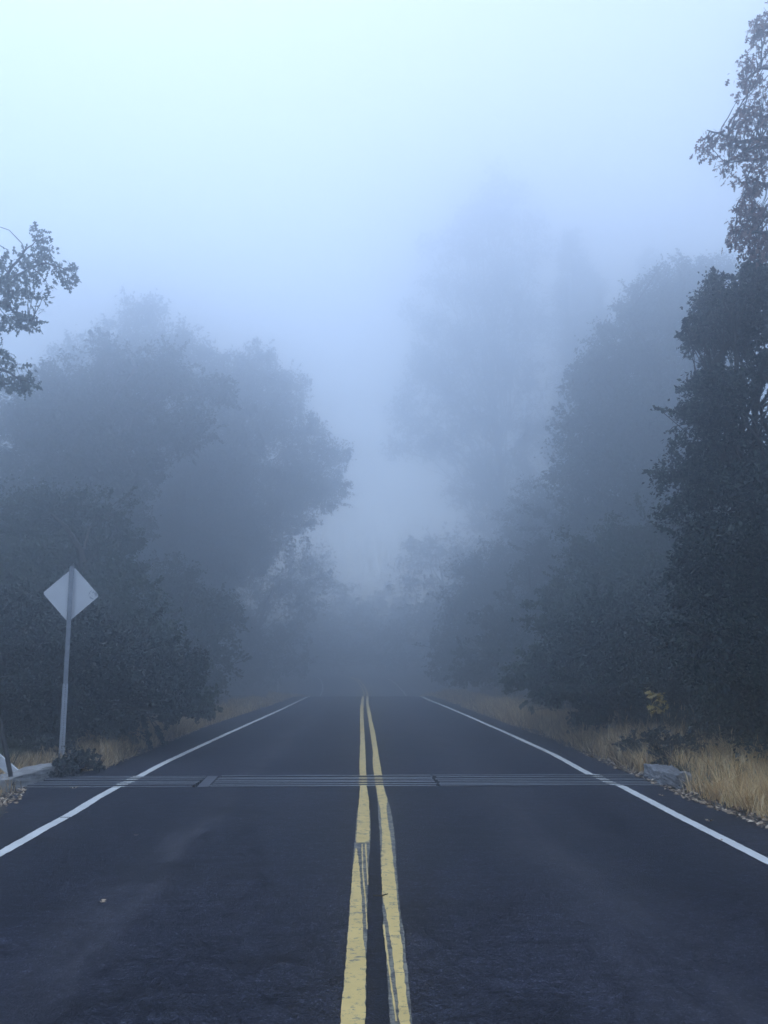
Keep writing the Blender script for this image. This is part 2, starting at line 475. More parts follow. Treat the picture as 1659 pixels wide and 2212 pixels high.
def build_markings():
    L = c5([(300, 512, 2212), (325, 518, 1900), (350, 520, 1650), (360, 526, 1450), (372, 527, 1300), (390, 530, 1100), (402, 538, 900),
            (418, 552, 720), (428, 557, 600), (437, 555, 460), (450, 548, 330), (460, 528, 200), (456, 525, 120), (455, 520, 0)]) \
        + c4([(779, 812, 480), (779, 805, 370), (780, 802, 275), (800, 811, 205)])
    R = c5([(718, 908, 2212), (700, 880, 1900), (690, 858, 1700), (668, 838, 1450), (660, 810, 1300), (655, 795, 1150), (648, 782, 1000),
            (640, 770, 850), (636, 763, 700), (632, 755, 600), (620, 735, 460), (612, 705, 330), (597, 663, 200), (585, 652, 120), (572, 632, 0)]) \
        + c4([(858, 888, 550), (843, 872, 440), (832, 855, 370), (826, 848, 330), (817, 831, 260), (820, 832, 205)])
    LL, LR = (ext(t, -.1) for t in trace(L)); RL, RR = (ext(t, -.1) for t in trace(R))
    tag(npmesh('centre_seal_strip', *join(split_strips(-60, 138, itp(LR), itp(RL), .004, .1, .004, 3)), M_SEAL), kind='structure')
    # faded first coat of paint
    P = split_strips(-60, 9.3, itp(LL), itp(LR), .008, .06, .003, 11) + split_strips(-60, 20, itp(RL), itp(RR), .008, .06, .003, 13)
    tag(npmesh('faded_yellow_lines', *join(P), M_YOLD), kind='structure')
    # new coat
    NL = c5([(304, 508, 2212), (328, 514, 1900), (353, 516, 1650), (363, 492, 1500), (376, 487, 1300), (393, 475, 1100), (406, 462, 900), (430, 440, 740)])
    nl, nr = (ext(t) for t in trace(NL))
    yA = trace(NL)[0][-1][0]
    yB = on_road(*[(1200 + 480 * .46656) / 1.8228, (3000 + 692 * .46656) / 1.8228])[1]
    LL2 = LL.copy(); LL2[:, 1] += .012; LR2 = LR.copy(); LR2[:, 1] -= .010
    NR = c5([(800, 892, 2212), (772, 848, 1900), (755, 832, 1750), (735, 825, 1600), (712, 805, 1450), (690, 795, 1300), (665, 785, 1200), (657, 780, 1150),
             (650, 765, 1000), (644, 745, 850), (655, 730, 700), (652, 718, 600), (645, 700, 500), (638, 690, 400), (620, 697, 330), (600, 660, 200), (585, 652, 120), (572, 632, 0)]) \
        + c4([(858, 888, 550), (843, 872, 440), (832, 855, 370), (826, 848, 330), (817, 831, 260), (820, 832, 205)])
    rl, rr = (ext(t, -.1) for t in trace(NR))
    P = split_strips(-60, yA, itp(nl), itp(nr), .012, .05, .004, 21)
    P += split_strips(yB, 137, itp(LL2), itp(LR2), .012, .05, .004, 23)
    P += split_strips(-60, 137, itp(rl), itp(rr), .012, .05, .004, 25)
    def thin(rows, w):
        T = trace(c5([(a - w / 2, a + w / 2, y) for a, y in rows]))
        a, b = T
        return split_strips(a[0][0], a[-1][0], itp(a), itp(b), .012, .05, .002, 27)
    P += thin([(525, 1430), (510, 1150), (490, 950), (483, 705)], 11) + thin([(532, 1050), (522, 850), (513, 700)], 11)
    P += thin([(773, 2212), (722, 1850), (691, 1600), (665, 1390)], 15)
    tag(npmesh('yellow_centre_lines', *join(P), M_YEL), kind='structure')
    # white edge lines
    wl = np.array([[-60, -3.10], [6, -3.08], [7.5, -3.07], [8.4, -3.10], [9.2, -3.11], [10.2, -3.17], [11.0, -3.19], [12.2, -3.18], [13.5, -3.22], [15.5, -3.22], [20, -3.2], [30, -3.10], [47, -3.05], [60, -3.2], [250, -3.2]])
    wr = np.array([[-60, 3.30], [7, 3.30], [9, 3.33], [11.0, 3.38], [12, 3.28], [15, 3.40], [19.5, 3.42], [30, 3.38], [44, 3.25], [60, 3.2], [250, 3.2]])
    P = []
    for T, sd, yc in ((wl, 31, 8.98), (wr, 35, None)):
        a = itp(T); lo = lambda y, a=a: a(y) - .055; hi = lambda y, a=a: a(y) + .055
        if yc:
            P += split_strips(-60, yc - .018, lo, hi, .006, .08, .004, sd) + split_strips(yc + .018, 137, lo, hi, .006, .08, .004, sd + 3)
        else: P += split_strips(-60, 137, lo, hi, .006, .08, .004, sd)
    tag(npmesh('white_edge_lines', *join(P), M_WHITE), kind='structure')
    return LL, LR, RL, RR

build_ground(); build_road()
LL, LR, RL, RR = build_markings()

# ------------------------------------------------------------------ cattle guard
def rail_mat():
    m, n, l, b = new_mat('painted_rail_steel')
    P = geo_pos(n)
    s = n.new('ShaderNodeSeparateXYZ'); l.new(P, s.inputs[0])
    a = noise(n, l, 10, 5, .65, P)
    r = rampn(n, [(.3, (.07, .08, .105)), (.7, (.20, .225, .28))]); l.new(a.outputs[0], r.inputs[0])
    c = r.outputs[0]
    wear = rampn(n, [(.30, (0, 0, 0)), (.42, (1, 1, 1))]); l.new(a.outputs[0], wear.inputs[0])
    def band(x0, x1, col, c):
        f = mathn(n, l, 'MULTIPLY', mathn(n, l, 'GREATER_THAN', s.outputs[0], x0), mathn(n, l, 'LESS_THAN', s.outputs[0], x1))
        return mixc(n, l, mathn(n, l, 'MULTIPLY', f, wear.outputs[0]), c, col)
    ym = 11.55
    c = band(-3.25, -3.10, (.74, .76, .74), c)
    c = band(3.26, 3.40, (.74, .76, .74), c)
    c = band(float(np.interp(ym, *LL.T)), float(np.interp(ym, *LR.T)), (.66, .50, .22), c)
    c = band(float(np.interp(ym, *RL.T)), float(np.interp(ym, *RR.T)), (.66, .50, .22), c)
    l.new(c, b.inputs['Base Color'])
    b.inputs['Roughness'].default_value = .45
    b.inputs['Metallic'].default_value = .25
    return m
M_RAIL = rail_mat()

def build_guard():
    root = empty('cattle_guard', (0, (GY0 + GY1) / 2, 0), 'steel cattle guard of parallel bars crossing the asphalt road', 'cattle guard')
    yc = (GY0 + GY1) / 2
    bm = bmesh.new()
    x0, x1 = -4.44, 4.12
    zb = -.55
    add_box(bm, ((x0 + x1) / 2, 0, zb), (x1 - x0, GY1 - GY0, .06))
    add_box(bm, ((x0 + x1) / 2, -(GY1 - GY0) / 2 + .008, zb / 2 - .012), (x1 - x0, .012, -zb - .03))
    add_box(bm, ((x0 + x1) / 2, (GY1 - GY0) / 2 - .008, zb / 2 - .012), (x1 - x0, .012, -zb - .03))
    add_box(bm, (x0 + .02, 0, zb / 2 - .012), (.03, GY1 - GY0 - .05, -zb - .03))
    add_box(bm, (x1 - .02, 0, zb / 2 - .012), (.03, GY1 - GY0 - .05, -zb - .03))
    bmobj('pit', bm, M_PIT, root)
    rng = random.Random(4)
    panels = [(-4.40, -2.20), (-2.02, .985), (1.01, 4.05)]
    n = 7
    for (a, b) in panels:
        for k in range(n):
            y = GY0 + .055 + k * (GY1 - GY0 - .11) / (n - 1) - yc
            bm = bmesh.new()
            da, db = (rng.uniform(-.01, .03), rng.uniform(-.03, .01))
            add_box(bm, ((a + da + b + db) / 2, y, -.03 + rng.uniform(-.006, .006)), (b + db - a - da, .062, .075), Matrix.Rotation(rng.uniform(-.003, .003), 3, 'Z'), 0, .006)
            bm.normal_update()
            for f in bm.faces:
                if f.normal.z < .5: f.material_index = 1          # tops rubbed bright by tyres; sides coloured dark for the shade between bars
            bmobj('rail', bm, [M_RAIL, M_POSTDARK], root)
    bm = bmesh.new()
    add_box(bm, (-2.11, 0, -.022), (.15, GY1 - GY0 - .03, .05), Matrix.Rotation(rad(3), 3, 'Z'), 0, .006)
    bmobj('joint_plate', bm, simple_noise_mat('worn_plate_steel', (.045, .05, .068), (.10, .11, .14), 9, .6, .2, .2, .003), root)
    for x in (-4.1, -2.4, -1.8, -.5, .8, 1.2, 2.6, 3.9):
        bm = bmesh.new()
        add_box(bm, (x, 0, -.16), (.09, GY1 - GY0 - .05, .16), None, 0, .005)
        bmobj('support_beam', bm, M_POSTDARK, root)
build_guard()

def rough_block(name, c, s, rz, label, mat, seed, amp=.02, tilt=(0, 0)):
    bm = bmesh.new()
    bmesh.ops.create_cube(bm, size=1.0)
    bmesh.ops.subdivide_edges(bm, edges=bm.edges[:], cuts=9, use_grid_fill=True)
    rng = np.random.RandomState(seed)
    ph = rng.uniform(0, 6, 9)
    for v in bm.verts:
        p = v.co.copy()
        v.co = Vector((p.x * s[0], p.y * s[1], p.z * s[2]))
        e = sorted((abs(p.x), abs(p.y), abs(p.z)))[1]
        chip = max(0, e - .38) * .25
        nz = math.sin(p.x * 9 + ph[0]) * math.sin(p.y * 11 + ph[1]) + .7 * math.sin(p.z * 14 + p.x * 7 + ph[2]) * math.sin(p.y * 19 + ph[3])
        v.co += Vector((p.x, p.y, p.z)).normalized() * (nz * amp + rng.normal(0, amp * .3) - chip * abs(math.sin(p.y * 6 + ph[4])) * .35)
    me_off = s[2] / 2
    for v in bm.verts: v.co.z += me_off
    o = bmobj(name, bm, mat, None)
    o.location = c; o.rotation_euler = (tilt[0], tilt[1], rz)
    return tag(o, label, 'concrete block' if 'block' in name else 'kerb')

rough_block('concrete_block', (4.20, 11.58, -.07), (.40, .95, .215), rad(-4), 'chipped grey concrete block in the dry grass at the right end of the cattle guard', M_CONCW, 3, .022, (0, rad(5)))
rough_block('concrete_kerb', (-4.66, 11.75, -.10), (.34, 1.7, .225), rad(-3), 'pale concrete kerb beside the dark bush at the left end of the cattle guard', M_CONC, 8, .012)

# white wing rail and dark steel post beside the guard
def build_wing():
    root = empty('guard_wing', (-4.75, 11.9, 0), 'white sloping wing rail rising from the concrete kerb', 'guard wing')
    p0 = at(38, 1676, 11.9); d = at(-60, 1592, 11.9) - p0
    p1 = p0 + d * (1.35 / -d[0]) if d[0] < 0 else p0 + d
    bm = bmesh.new()
    v = Vector(p1 - p0); mid = (Vector(p0) + Vector(p1)) / 2 - Vector(root.location)
    ang = math.atan2(v.z, v.x)
    add_box(bm, mid, (v.length, .05, .13), Matrix.Rotation(-ang, 3, 'Y'), 0, .008)
    bmobj('rail', bm, M_WPAINT, root)
    bm = bmesh.new()
    top = Vector(p1) - Vector(root.location)
    add_box(bm, (top.x - .05, .07, top.z / 2 + .05), (.09, .09, top.z + .35), None, 0, .006)
    bmobj('post', bm, M_WPAINT, root)
build_wing()

def build_dark_post():
    b = at(24, 1680, 11.1); t = at(-2, 1545, 11.1)
    root = empty('fence_post', (b[0], b[1], 0), 'dark leaning steel post in front of the white wing rail', 'fence post')
    v = Vector(t - b); v.normalize()
    T = Tubes()
    base = b - np.array(v) * .25
    T.add([base, base + np.array(v) * 1.45], [.030, .030], 8)
    T.build('post', M_POSTDARK, root, np.array(root.location))
    T = Tubes()
    e = base + np.array(v) * 1.45
    T.add([e - np.array(v) * .02, e + np.array(v) * .015], [.034, .030], 8)
    T.build('cap', M_POSTDARK, root, np.array(root.location))
build_dark_post()

# ------------------------------------------------------------------ sign seen from behind
def build_sign():
    Y = 14.0
    b, t = at(132, 1642, Y), at(155, 1224, Y)
    root = empty('road_sign', (b[0], b[1], float(ground_z(b[0], b[1]))), 'blank pale back of a diamond road sign on a leaning steel post', 'road sign')
    o = np.array(root.location)
    d = Vector(t - b); L = d.length; d.normalize()
    x = Vector((1, 0, 0)); x = (x - d * x.dot(d)).normalized(); y = d.cross(x)
    R0 = Matrix((x, y, d)).transposed()
    Rz = R0 @ Matrix.Rotation(rad(28), 3, 'Z')
    B = Vector(b - o)
    bm = bmesh.new()
    add_box(bm, B + d * (L / 2 - .1), (.066, .066, L + .2), Rz, 0, .004)
    bmobj('post', bm, M_GALV, root)
    # perforated ground sleeve
    Ls = L * .385
    bm = bmesh.new()
    s = .082
    add_box(bm, B + d * (Ls / 2 - .15), (s, s, Ls + .3), Rz, 0, .004)
    n = int(Ls / .028)
    for k in range(n):
        for q in range(4):
            Rq = Rz @ Matrix.Rotation(q * math.pi / 2, 3, 'Z')
            c = B + d * (.02 + k * .028) + Rq @ Vector((0, -(s / 2 + .001), 0))
            r = bmesh.ops.create_circle(bm, cap_ends=True, segments=8, radius=.0065)
            M = Matrix.Translation(c) @ (Rq @ Matrix.Rotation(rad(90), 3, 'X')).to_4x4()
            bmesh.ops.transform(bm, matrix=M, verts=r['verts'])
            for f in set(f for v in r['verts'] for f in v.link_faces): f.material_index = 1
    me = bpy.data.meshes.new('perforated_sleeve'); bm.to_mesh(me); bm.free()
    M_G2 = simple_noise_mat('pale_galvanised_steel', (.40, .43, .48), (.55, .58, .63), 20, .5, .3, .1, .002)
    me.materials.append(M_G2); me.materials.append(M_HOLE)
    so_ = link(bpy.data.objects.new('perforated_sleeve', me)); so_.parent = root
    # panel with rounded corners, standing behind the post
    c = Vector(at(153.5, 1284, Y + .06)) - Vector(o)
    h = .475; rc = .05
    pts = []
    for q in range(4):
        a0 = q * math.pi / 2
        tip = Vector((math.cos(a0), math.sin(a0), 0)) * (h - rc * (math.sqrt(2) - 1))
        cc = Vector((math.cos(a0), math.sin(a0), 0)) * (h - rc * (math.sqrt(2) - 1) - rc)
        for k in range(7):
            aa = a0 - math.pi / 4 + k * math.pi / 12
            pts.append(cc + Vector((math.cos(aa), math.sin(aa), 0)) * rc)
    bm = bmesh.new()
    Rp = Matrix.Rotation(rad(2.5), 3, 'Y') @ Matrix.Rotation(rad(3), 3, 'Z') @ Matrix.Rotation(rad(90), 3, 'X')
    fr = [bm.verts.new(c + Rp @ (p + Vector((0, 0, .0015)))) for p in pts]
    bk = [bm.verts.new(c + Rp @ (p - Vector((0, 0, .0015)))) for p in pts]
    f1 = bm.faces.new(fr); f2 = bm.faces.new(list(reversed(bk)))
    for k in range(len(pts)):
        k2 = (k + 1) % len(pts)
        bm.faces.new((fr[k], bk[k], bk[k2], fr[k2]))
    f2.material_index = 1
    # stained aluminium
    m, n_, l, bs = new_mat('stained_aluminium')
    tc = n_.new('ShaderNodeTexCoord').outputs['Object']
    a = noise(n_, l, 2.5, 4, .6, tc)
    r = rampn(n_, [(.3, (.80, .82, .85)), (.7, (.88, .90, .92))]); l.new(a.outputs[0], r.inputs[0])
    dd = n_.new('ShaderNodeVectorMath'); dd.operation = 'DISTANCE'
    l.new(tc, dd.inputs[0]); dd.inputs[1].default_value = tuple(c + Rp @ Vector((h * .80, .015, 0)))
    sn = noise(n_, l, 22, 5, .7, tc)
    mm = mathn(n_, l, 'MULTIPLY', mathn(n_, l, 'LESS_THAN', dd.outputs['Value'], .085), mathn(n_, l, 'GREATER_THAN', sn.outputs[0], .53))
    l.new(mixc(n_, l, mathn(n_, l, 'MULTIPLY', mm, .65), r.outputs[0], (.25, .29, .36)), bs.inputs['Base Color'])
    bs.inputs['Roughness'].default_value = .45; bs.inputs['Metallic'].default_value = 0.0
    bmobj('sign_panel', bm, [m, M_SIGNF], root)
    for zz in (.27, -.27):
        bm = bmesh.new()
        r = bmesh.ops.create_cone(bm, cap_ends=True, segments=6, radius1=.012, radius2=.012, depth=.012)
        cb = B + d * (L * .855 + zz) + Rz @ Vector((0, -.035, 0))
        bmesh.ops.transform(bm, matrix=Matrix.Translation(cb) @ (Rz @ Matrix.Rotation(rad(90), 3, 'X')).to_4x4(), verts=r['verts'])
        bmobj('bolt', bm, M_GALV, root)
build_sign()

def build_marker():
    p = on_road(600, 1501)
    z = float(ground_z(p[0], p[1]))
    root = empty('marker_post', (p[0], p[1], z), 'thin pale marker post far down the left verge in the mist', 'marker post')
    bm = bmesh.new(); add_box(bm, (0, 0, .55), (.10, .03, 1.3), None, 0, .01)
    bmobj('post', bm, M_WPAINT, root)
    bm = bmesh.new(); add_box(bm, (0, -.02, 1.08), (.08, .008, .14), None, 0, .003)
    bmobj('reflector', bm, M_GALV, root)
build_marker()

# ------------------------------------------------------------------ foliage
def quad_leaves(C, D, s, w, rng, fold=.25):
    """C centres (n,3); D leaf axis (n,3); s lengths; returns verts, quads"""
    n = len(C)
    D = D / (np.linalg.norm(D, axis=1)[:, None] + 1e-9)
    r = rng.normal(0, 1, (n, 3))
    side = np.cross(D, r); side /= np.linalg.norm(side, axis=1)[:, None] + 1e-9
    up = np.cross(side, D)
    s = np.asarray(s).reshape(-1, 1)
    a = C - D * s * .5
    b = C + side * s * w * .5 + up * s * fold * .3 - D * s * .05
    c = C + D * s * .5 - up * s * .12
    d = C - side * s * w * .5 + up * s * fold * .3 - D * s * .05
    V = np.stack([a, b, c, d], 1).reshape(-1, 3)
    q = np.arange(4 * n).reshape(n, 4)
    return V, q

_half = [(0, .0), (.10, .02), (.16, .14), (.26, .17), (.30, .07), (.42, .09), (.47, .27), (.60, .29), (.60, .11), (.72, .10), (.80, .22), (.88, .17), (.90, .07), (1.0, .0)]
LOBED = np.array(_half + [(a, -b) for a, b in _half[-2:0:-1]])
def lobed_leaves(C, D, s, rng, curl=.25):
    n = len(C); k = len(LOBED)
    D = D / (np.linalg.norm(D, axis=1)[:, None] + 1e-9)
    r = rng.normal(0, 1, (n, 3))
    side = np.cross(D, r); side /= np.linalg.norm(side, axis=1)[:, None] + 1e-9
    up = np.cross(side, D)
    u = LOBED[None, :, 0, None]; v = LOBED[None, :, 1, None]
    S_ = np.asarray(s).reshape(-1, 1, 1)
    cu = (rng.normal(0, curl, (n, 1, 1)))
    V = C[:, None, :] + S_ * (D[:, None, :] * u + side[:, None, :] * v + up[:, None, :] * (cu * (u * (1 - u)) * 1.6 + np.abs(v) * .5 * cu))
    return V.reshape(-1, 3), np.arange(n * k).reshape(n, k)

def unit(rng, n):
    v = rng.normal(0, 1, (n, 3))
    return v / np.linalg.norm(v, axis=1)[:, None]

def blob_points(c, r, n, rng, clumps, sprig=.22, squash=.85):
    """leaf centres bunched in clumps through a blob, with sprigs breaking its outline"""
    u = unit(rng, clumps)
    rr = r * (.2 + .9 * rng.uniform(0, 1, clumps) ** .7)
    sp = rng.uniform(0, 1, clumps) < sprig
    rr[sp] = r * rng.uniform(1.0, 1.42, sp.sum())
    cc = c + u * rr[:, None] * np.array([1, 1, squash])
    w = rng.uniform(.4, 1.6, clumps); w[sp] *= .45
    idx = rng.choice(clumps, n, p=w / w.sum())
    sig = r * .15 * rng.uniform(.6, 1.4, clumps)
    P = cc[idx] + rng.normal(0, 1, (n, 3)) * sig[idx][:, None] * np.array([1, 1, .75])
    k = sp[idx]
    P[k] = cc[idx[k]] + u[idx[k]] * (rng.uniform(-.32, .18, k.sum())[:, None] * r) + rng.normal(0, .035 * r, (k.sum(), 3))
    return P, u[idx], cc, sp

def oak(name, label, base, blobs, Y, leaf, mat, seed, tau=2.0, trunk_r=.22, group=None, cat='tree', back=.6, bark=None, wid=.55, sprig=.22, trunk_top=None, bend=.12, slope=0.0, py0=1000):
    rng = np.random.RandomState(seed)
    gz = float(ground_z(base[0], base[1]))
    root = empty(name, (base[0], base[1], gz), label, cat, group)
    o = np.array(root.location)
    B = []
    for b in blobs:
        px, py, rp = b[:3]; dy = b[3] if len(b) > 3 else rng.uniform(-.8, .8)
        Yb = Y + dy + slope * (py0 - py) / 100
        p = at(px, py, Yb); r = rp / F * np.linalg.norm(p - [0, 0, CAMH])
        B.append((p, r))
        if rng.uniform() < back: B.append((p + np.array([rng.uniform(-.4, .4) * r, r * rng.uniform(1.0, 1.8), -.2 * r]), r * .95))
    B = [(np.array([p[0], p[1], max(p[2], ground_z(p[0], p[1]) + r * .35)]), r) for p, r in B]
    VV, QQ, n0 = [], [], 0
    T = Tubes()
    zs = np.array([p[2] for p, r in B]); top = zs.max()
    tx = np.mean([p[0] for p, r in B if p[2] > np.percentile(zs, 60)]); ty = np.mean([p[1] for p, r in B])
    tt = np.array([tx, ty, top * .92]) if trunk_top is None else np.array(trunk_top)
    P = wob([base[0], base[1], gz - .2], tt, 10, bend, rng)
    T.add(P, np.linspace(trunk_r, trunk_r * .15, 10) * np.linspace(1.15, 1, 10), 8)
    for p, r in B:
        A = leaf * leaf * wid * .6
        n = int(2 * tau * math.pi * r * r / A)
        cl = max(8, int(26 * min(r, 1.6) ** 1.2) + 10)
        C, U, cc, sp = blob_points(p, r, n, rng, cl, sprig)
        D = U * .8 + unit(rng, n) * 1.0 + np.array([0, 0, -.25])
        V, q = quad_leaves(C, D, leaf * rng.uniform(.65, 1.35, n), wid, rng)
        VV.append(V); QQ.append(q + n0); n0 += len(V)
        # limb from the trunk into this blob
        zt = gz + (p[2] - gz) * rng.uniform(.45, .75)
        k = np.argmin(np.abs(P[:, 2] - zt))
        br = max(.018, trunk_r * .28 * min(1, r))
        Lb = wob(P[k], p, 7, .10, rng, .06)
        T.add(Lb, np.linspace(br, br * .35, 7), 5)
        for e in rng.choice(len(cc), min(len(cc), 9), replace=False):
            T.add(wob(Lb[rng.randint(3, 7)], cc[e], 5, .12, rng), np.linspace(br * .35, .006, 5), 4)
        for e in np.nonzero(sp)[0]:
            T.add(wob(p + (cc[e] - p) * .4, p + (cc[e] - p) * 1.1, 4, .08, rng), np.linspace(.014, .004, 4), 3)
    T.build('trunk', bark or M_BARK, root, o)
    npmesh('crown', np.concatenate(VV), [np.concatenate(QQ)], mat, root, o)
    return root

def lobed_tree(name, label, base, clusters, Y, leaf, mat, seed, limbs, trunk_top, trunk_r, per=10, droop=.4, spread=.11, extra=()):
    """tree whose separate lobed leaves show; clusters are world points"""
    rng = np.random.RandomState(seed)
    gz = float(ground_z(base[0], base[1]))
    root = empty(name, (base[0], base[1], gz), label, 'tree')
    o = np.array(root.location)
    T = Tubes()
    P = wob([base[0], base[1], gz - .2], trunk_top, 12, .08, rng)
    T.add(P, np.linspace(trunk_r, trunk_r * .2, 12), 8)
    nodes = []
    for lb in limbs:
        p0 = P[np.argmin(np.abs(P[:, 2] - (lb[0][2] - .3)))]
        pts = np.array([p0] + [np.array(q) for q in lb])
        fine = np.concatenate([wob(pts[i], pts[i + 1], 6, .06, rng)[(1 if i else 0):] for i in range(len(pts) - 1)])
        T.add(fine, np.linspace(trunk_r * .30, .007, len(fine)), 5)
        nodes += list(fine[len(fine) // 3:])
    nodes = np.array(nodes)
    cl = [np.array(c) for c in clusters] + [np.array(c) for c in extra]
    VV, QQ, n0 = [], [], 0
    for c in cl:
        d = np.linalg.norm(nodes - c, axis=1) - .35 * (np.sign(np.linalg.norm(nodes - P[6], axis=1) - np.linalg.norm(c - P[6])) < 0)
        a = nodes[np.argmin(d)]
        tw = wob(a, c, 6, .10, rng, .03)
        T.add(tw, np.linspace(.010, .0035, 6), 4)
        n = rng.randint(int(per * .7), int(per * 1.4))
        dirv = (c - a) / (np.linalg.norm(c - a) + 1e-6)
        C = c + rng.normal(0, spread * .45, (n, 3)) - dirv * np.abs(rng.normal(0, spread * .5, n))[:, None]
        D = unit(rng, n) + dirv * .7 + np.array([0, 0, -droop])
        V, q = lobed_leaves(C, D, leaf * rng.uniform(.7, 1.25, n), rng)
        VV.append(V); QQ.append(q + n0); n0 += len(V)
        # petiole side twig
        T.add(wob(c, c + dirv * spread * rng.uniform(.4, 1.1) + rng.normal(0, .03, 3), 3, .05, rng), [.004, .003, .002], 3)
    T.build('trunk', M_BARK, root, o)
    npmesh('crown', np.concatenate(VV), [np.concatenate(QQ)], mat, root, o)
    return root

# ---- right side
R1 = [(1600, 600, 55), (1640, 640, 75), (1590, 690, 80), (1535, 690, 42), (1560, 640, 40), (1505, 705, 25), (1620, 800, 100), (1580, 860, 75), (1600, 980, 90), (1545, 900, 45), (1700, 720, 120),
      (1560, 1060, 75), (1520, 980, 40), (1650, 1130, 120), (1560, 1190, 80), (1700, 1250, 150), (1600, 1320, 120), (1550, 1400, 90), (1640, 1480, 110), (1570, 1520, 70), (1720, 1540, 120),
      (1780, 950, 190, 1.0), (1820, 1250, 190, 1.2), (1850, 1500, 150, .6), (1900, 800, 170, 1.5)]
oak('oak_tree', 'dark leafy oak at the right edge, nearest tree reaching down to the grass', (7.3, 12.3), R1, 11.8, .070, G_OAK, 11, 2.2, .26)
R2 = [(1440, 625, 62), (1500, 600, 50, 1.2), (1540, 590, 50, 1.6), (1390, 670, 55), (1345, 715, 55), (1460, 720, 90), (1330, 790, 75), (1420, 830, 110), (1275, 800, 42), (1260, 850, 42), (1250, 930, 60), (1340, 930, 100), (1450, 950, 110),
      (1245, 1030, 60), (1340, 1080, 120), (1265, 1120, 55), (1440, 1120, 110), (1300, 1200, 75), (1400, 1240, 110), (1500, 850, 110, 1.5), (1500, 1100, 120, 1.5), (1480, 1300, 110, 1.0)]
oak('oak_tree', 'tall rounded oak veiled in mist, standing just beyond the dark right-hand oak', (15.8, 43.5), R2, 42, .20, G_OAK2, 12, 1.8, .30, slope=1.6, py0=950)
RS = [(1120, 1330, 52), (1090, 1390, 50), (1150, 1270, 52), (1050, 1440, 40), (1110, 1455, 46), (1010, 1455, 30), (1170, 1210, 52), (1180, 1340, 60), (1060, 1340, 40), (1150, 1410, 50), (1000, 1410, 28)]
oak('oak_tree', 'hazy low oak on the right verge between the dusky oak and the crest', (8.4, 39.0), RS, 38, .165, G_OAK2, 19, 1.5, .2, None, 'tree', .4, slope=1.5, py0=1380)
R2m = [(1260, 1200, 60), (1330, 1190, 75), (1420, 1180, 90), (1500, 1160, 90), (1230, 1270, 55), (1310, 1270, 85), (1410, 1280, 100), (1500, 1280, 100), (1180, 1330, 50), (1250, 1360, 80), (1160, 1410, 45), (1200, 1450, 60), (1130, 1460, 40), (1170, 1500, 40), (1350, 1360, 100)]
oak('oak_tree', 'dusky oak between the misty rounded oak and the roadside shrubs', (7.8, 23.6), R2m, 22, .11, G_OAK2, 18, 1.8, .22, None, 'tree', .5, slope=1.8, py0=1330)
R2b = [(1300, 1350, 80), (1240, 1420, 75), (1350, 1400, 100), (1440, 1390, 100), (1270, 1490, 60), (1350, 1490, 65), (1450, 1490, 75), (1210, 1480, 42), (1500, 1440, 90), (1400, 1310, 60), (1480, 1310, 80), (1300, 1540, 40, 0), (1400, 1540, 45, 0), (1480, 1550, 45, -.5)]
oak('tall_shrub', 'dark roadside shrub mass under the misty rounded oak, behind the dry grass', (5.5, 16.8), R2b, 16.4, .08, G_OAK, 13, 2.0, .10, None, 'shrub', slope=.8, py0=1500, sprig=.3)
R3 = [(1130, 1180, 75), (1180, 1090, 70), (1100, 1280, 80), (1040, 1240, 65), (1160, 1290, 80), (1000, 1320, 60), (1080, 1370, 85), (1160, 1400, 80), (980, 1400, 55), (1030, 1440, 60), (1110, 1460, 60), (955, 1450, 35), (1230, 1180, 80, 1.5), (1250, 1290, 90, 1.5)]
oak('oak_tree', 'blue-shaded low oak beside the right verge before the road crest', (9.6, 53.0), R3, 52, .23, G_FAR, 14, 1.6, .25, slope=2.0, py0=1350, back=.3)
def cp(rows): return [(713 + x * .3968, 274 + y * .3968, r * .3968) for x, y, r in rows]
PM = cp([(920, 270, 75), (880, 360, 90), (1010, 370, 85), (760, 470, 75), (900, 520, 120), (1080, 520, 95), (660, 580, 75), (530, 640, 70), (760, 640, 95), (930, 720, 120), (1120, 680, 90), (640, 720, 55),
         (560, 850, 80), (700, 880, 100), (860, 930, 130), (1050, 900, 120), (430, 1010, 70), (560, 1060, 80), (760, 1120, 130), (960, 1150, 140), (1150, 1080, 110), (600, 1260, 120), (820, 1350, 140), (1050, 1400, 140),
         (480, 1350, 100), (620, 1500, 130), (850, 1580, 140), (1100, 1620, 140), (420, 1500, 90), (480, 1250, 80), (560, 1350, 90), (640, 1400, 90), (440, 1620, 90), (700, 1650, 110), (380, 1750, 90), (560, 1700, 110), (800, 1800, 140), (1050, 1850, 140), (900, 2050, 150), (1110, 2100, 150), (720, 1990, 110), (1150, 2280, 130), (960, 2290, 110), (800, 2180, 90)])
oak('pine_tree', 'tallest pine, a pale broad silhouette rising over the road in the fog', (16.7, 97.0), PM, 95, .62, G_PINE, 16, .85, .5, None, 'tree', .25, None, .4, .22, None, .02)

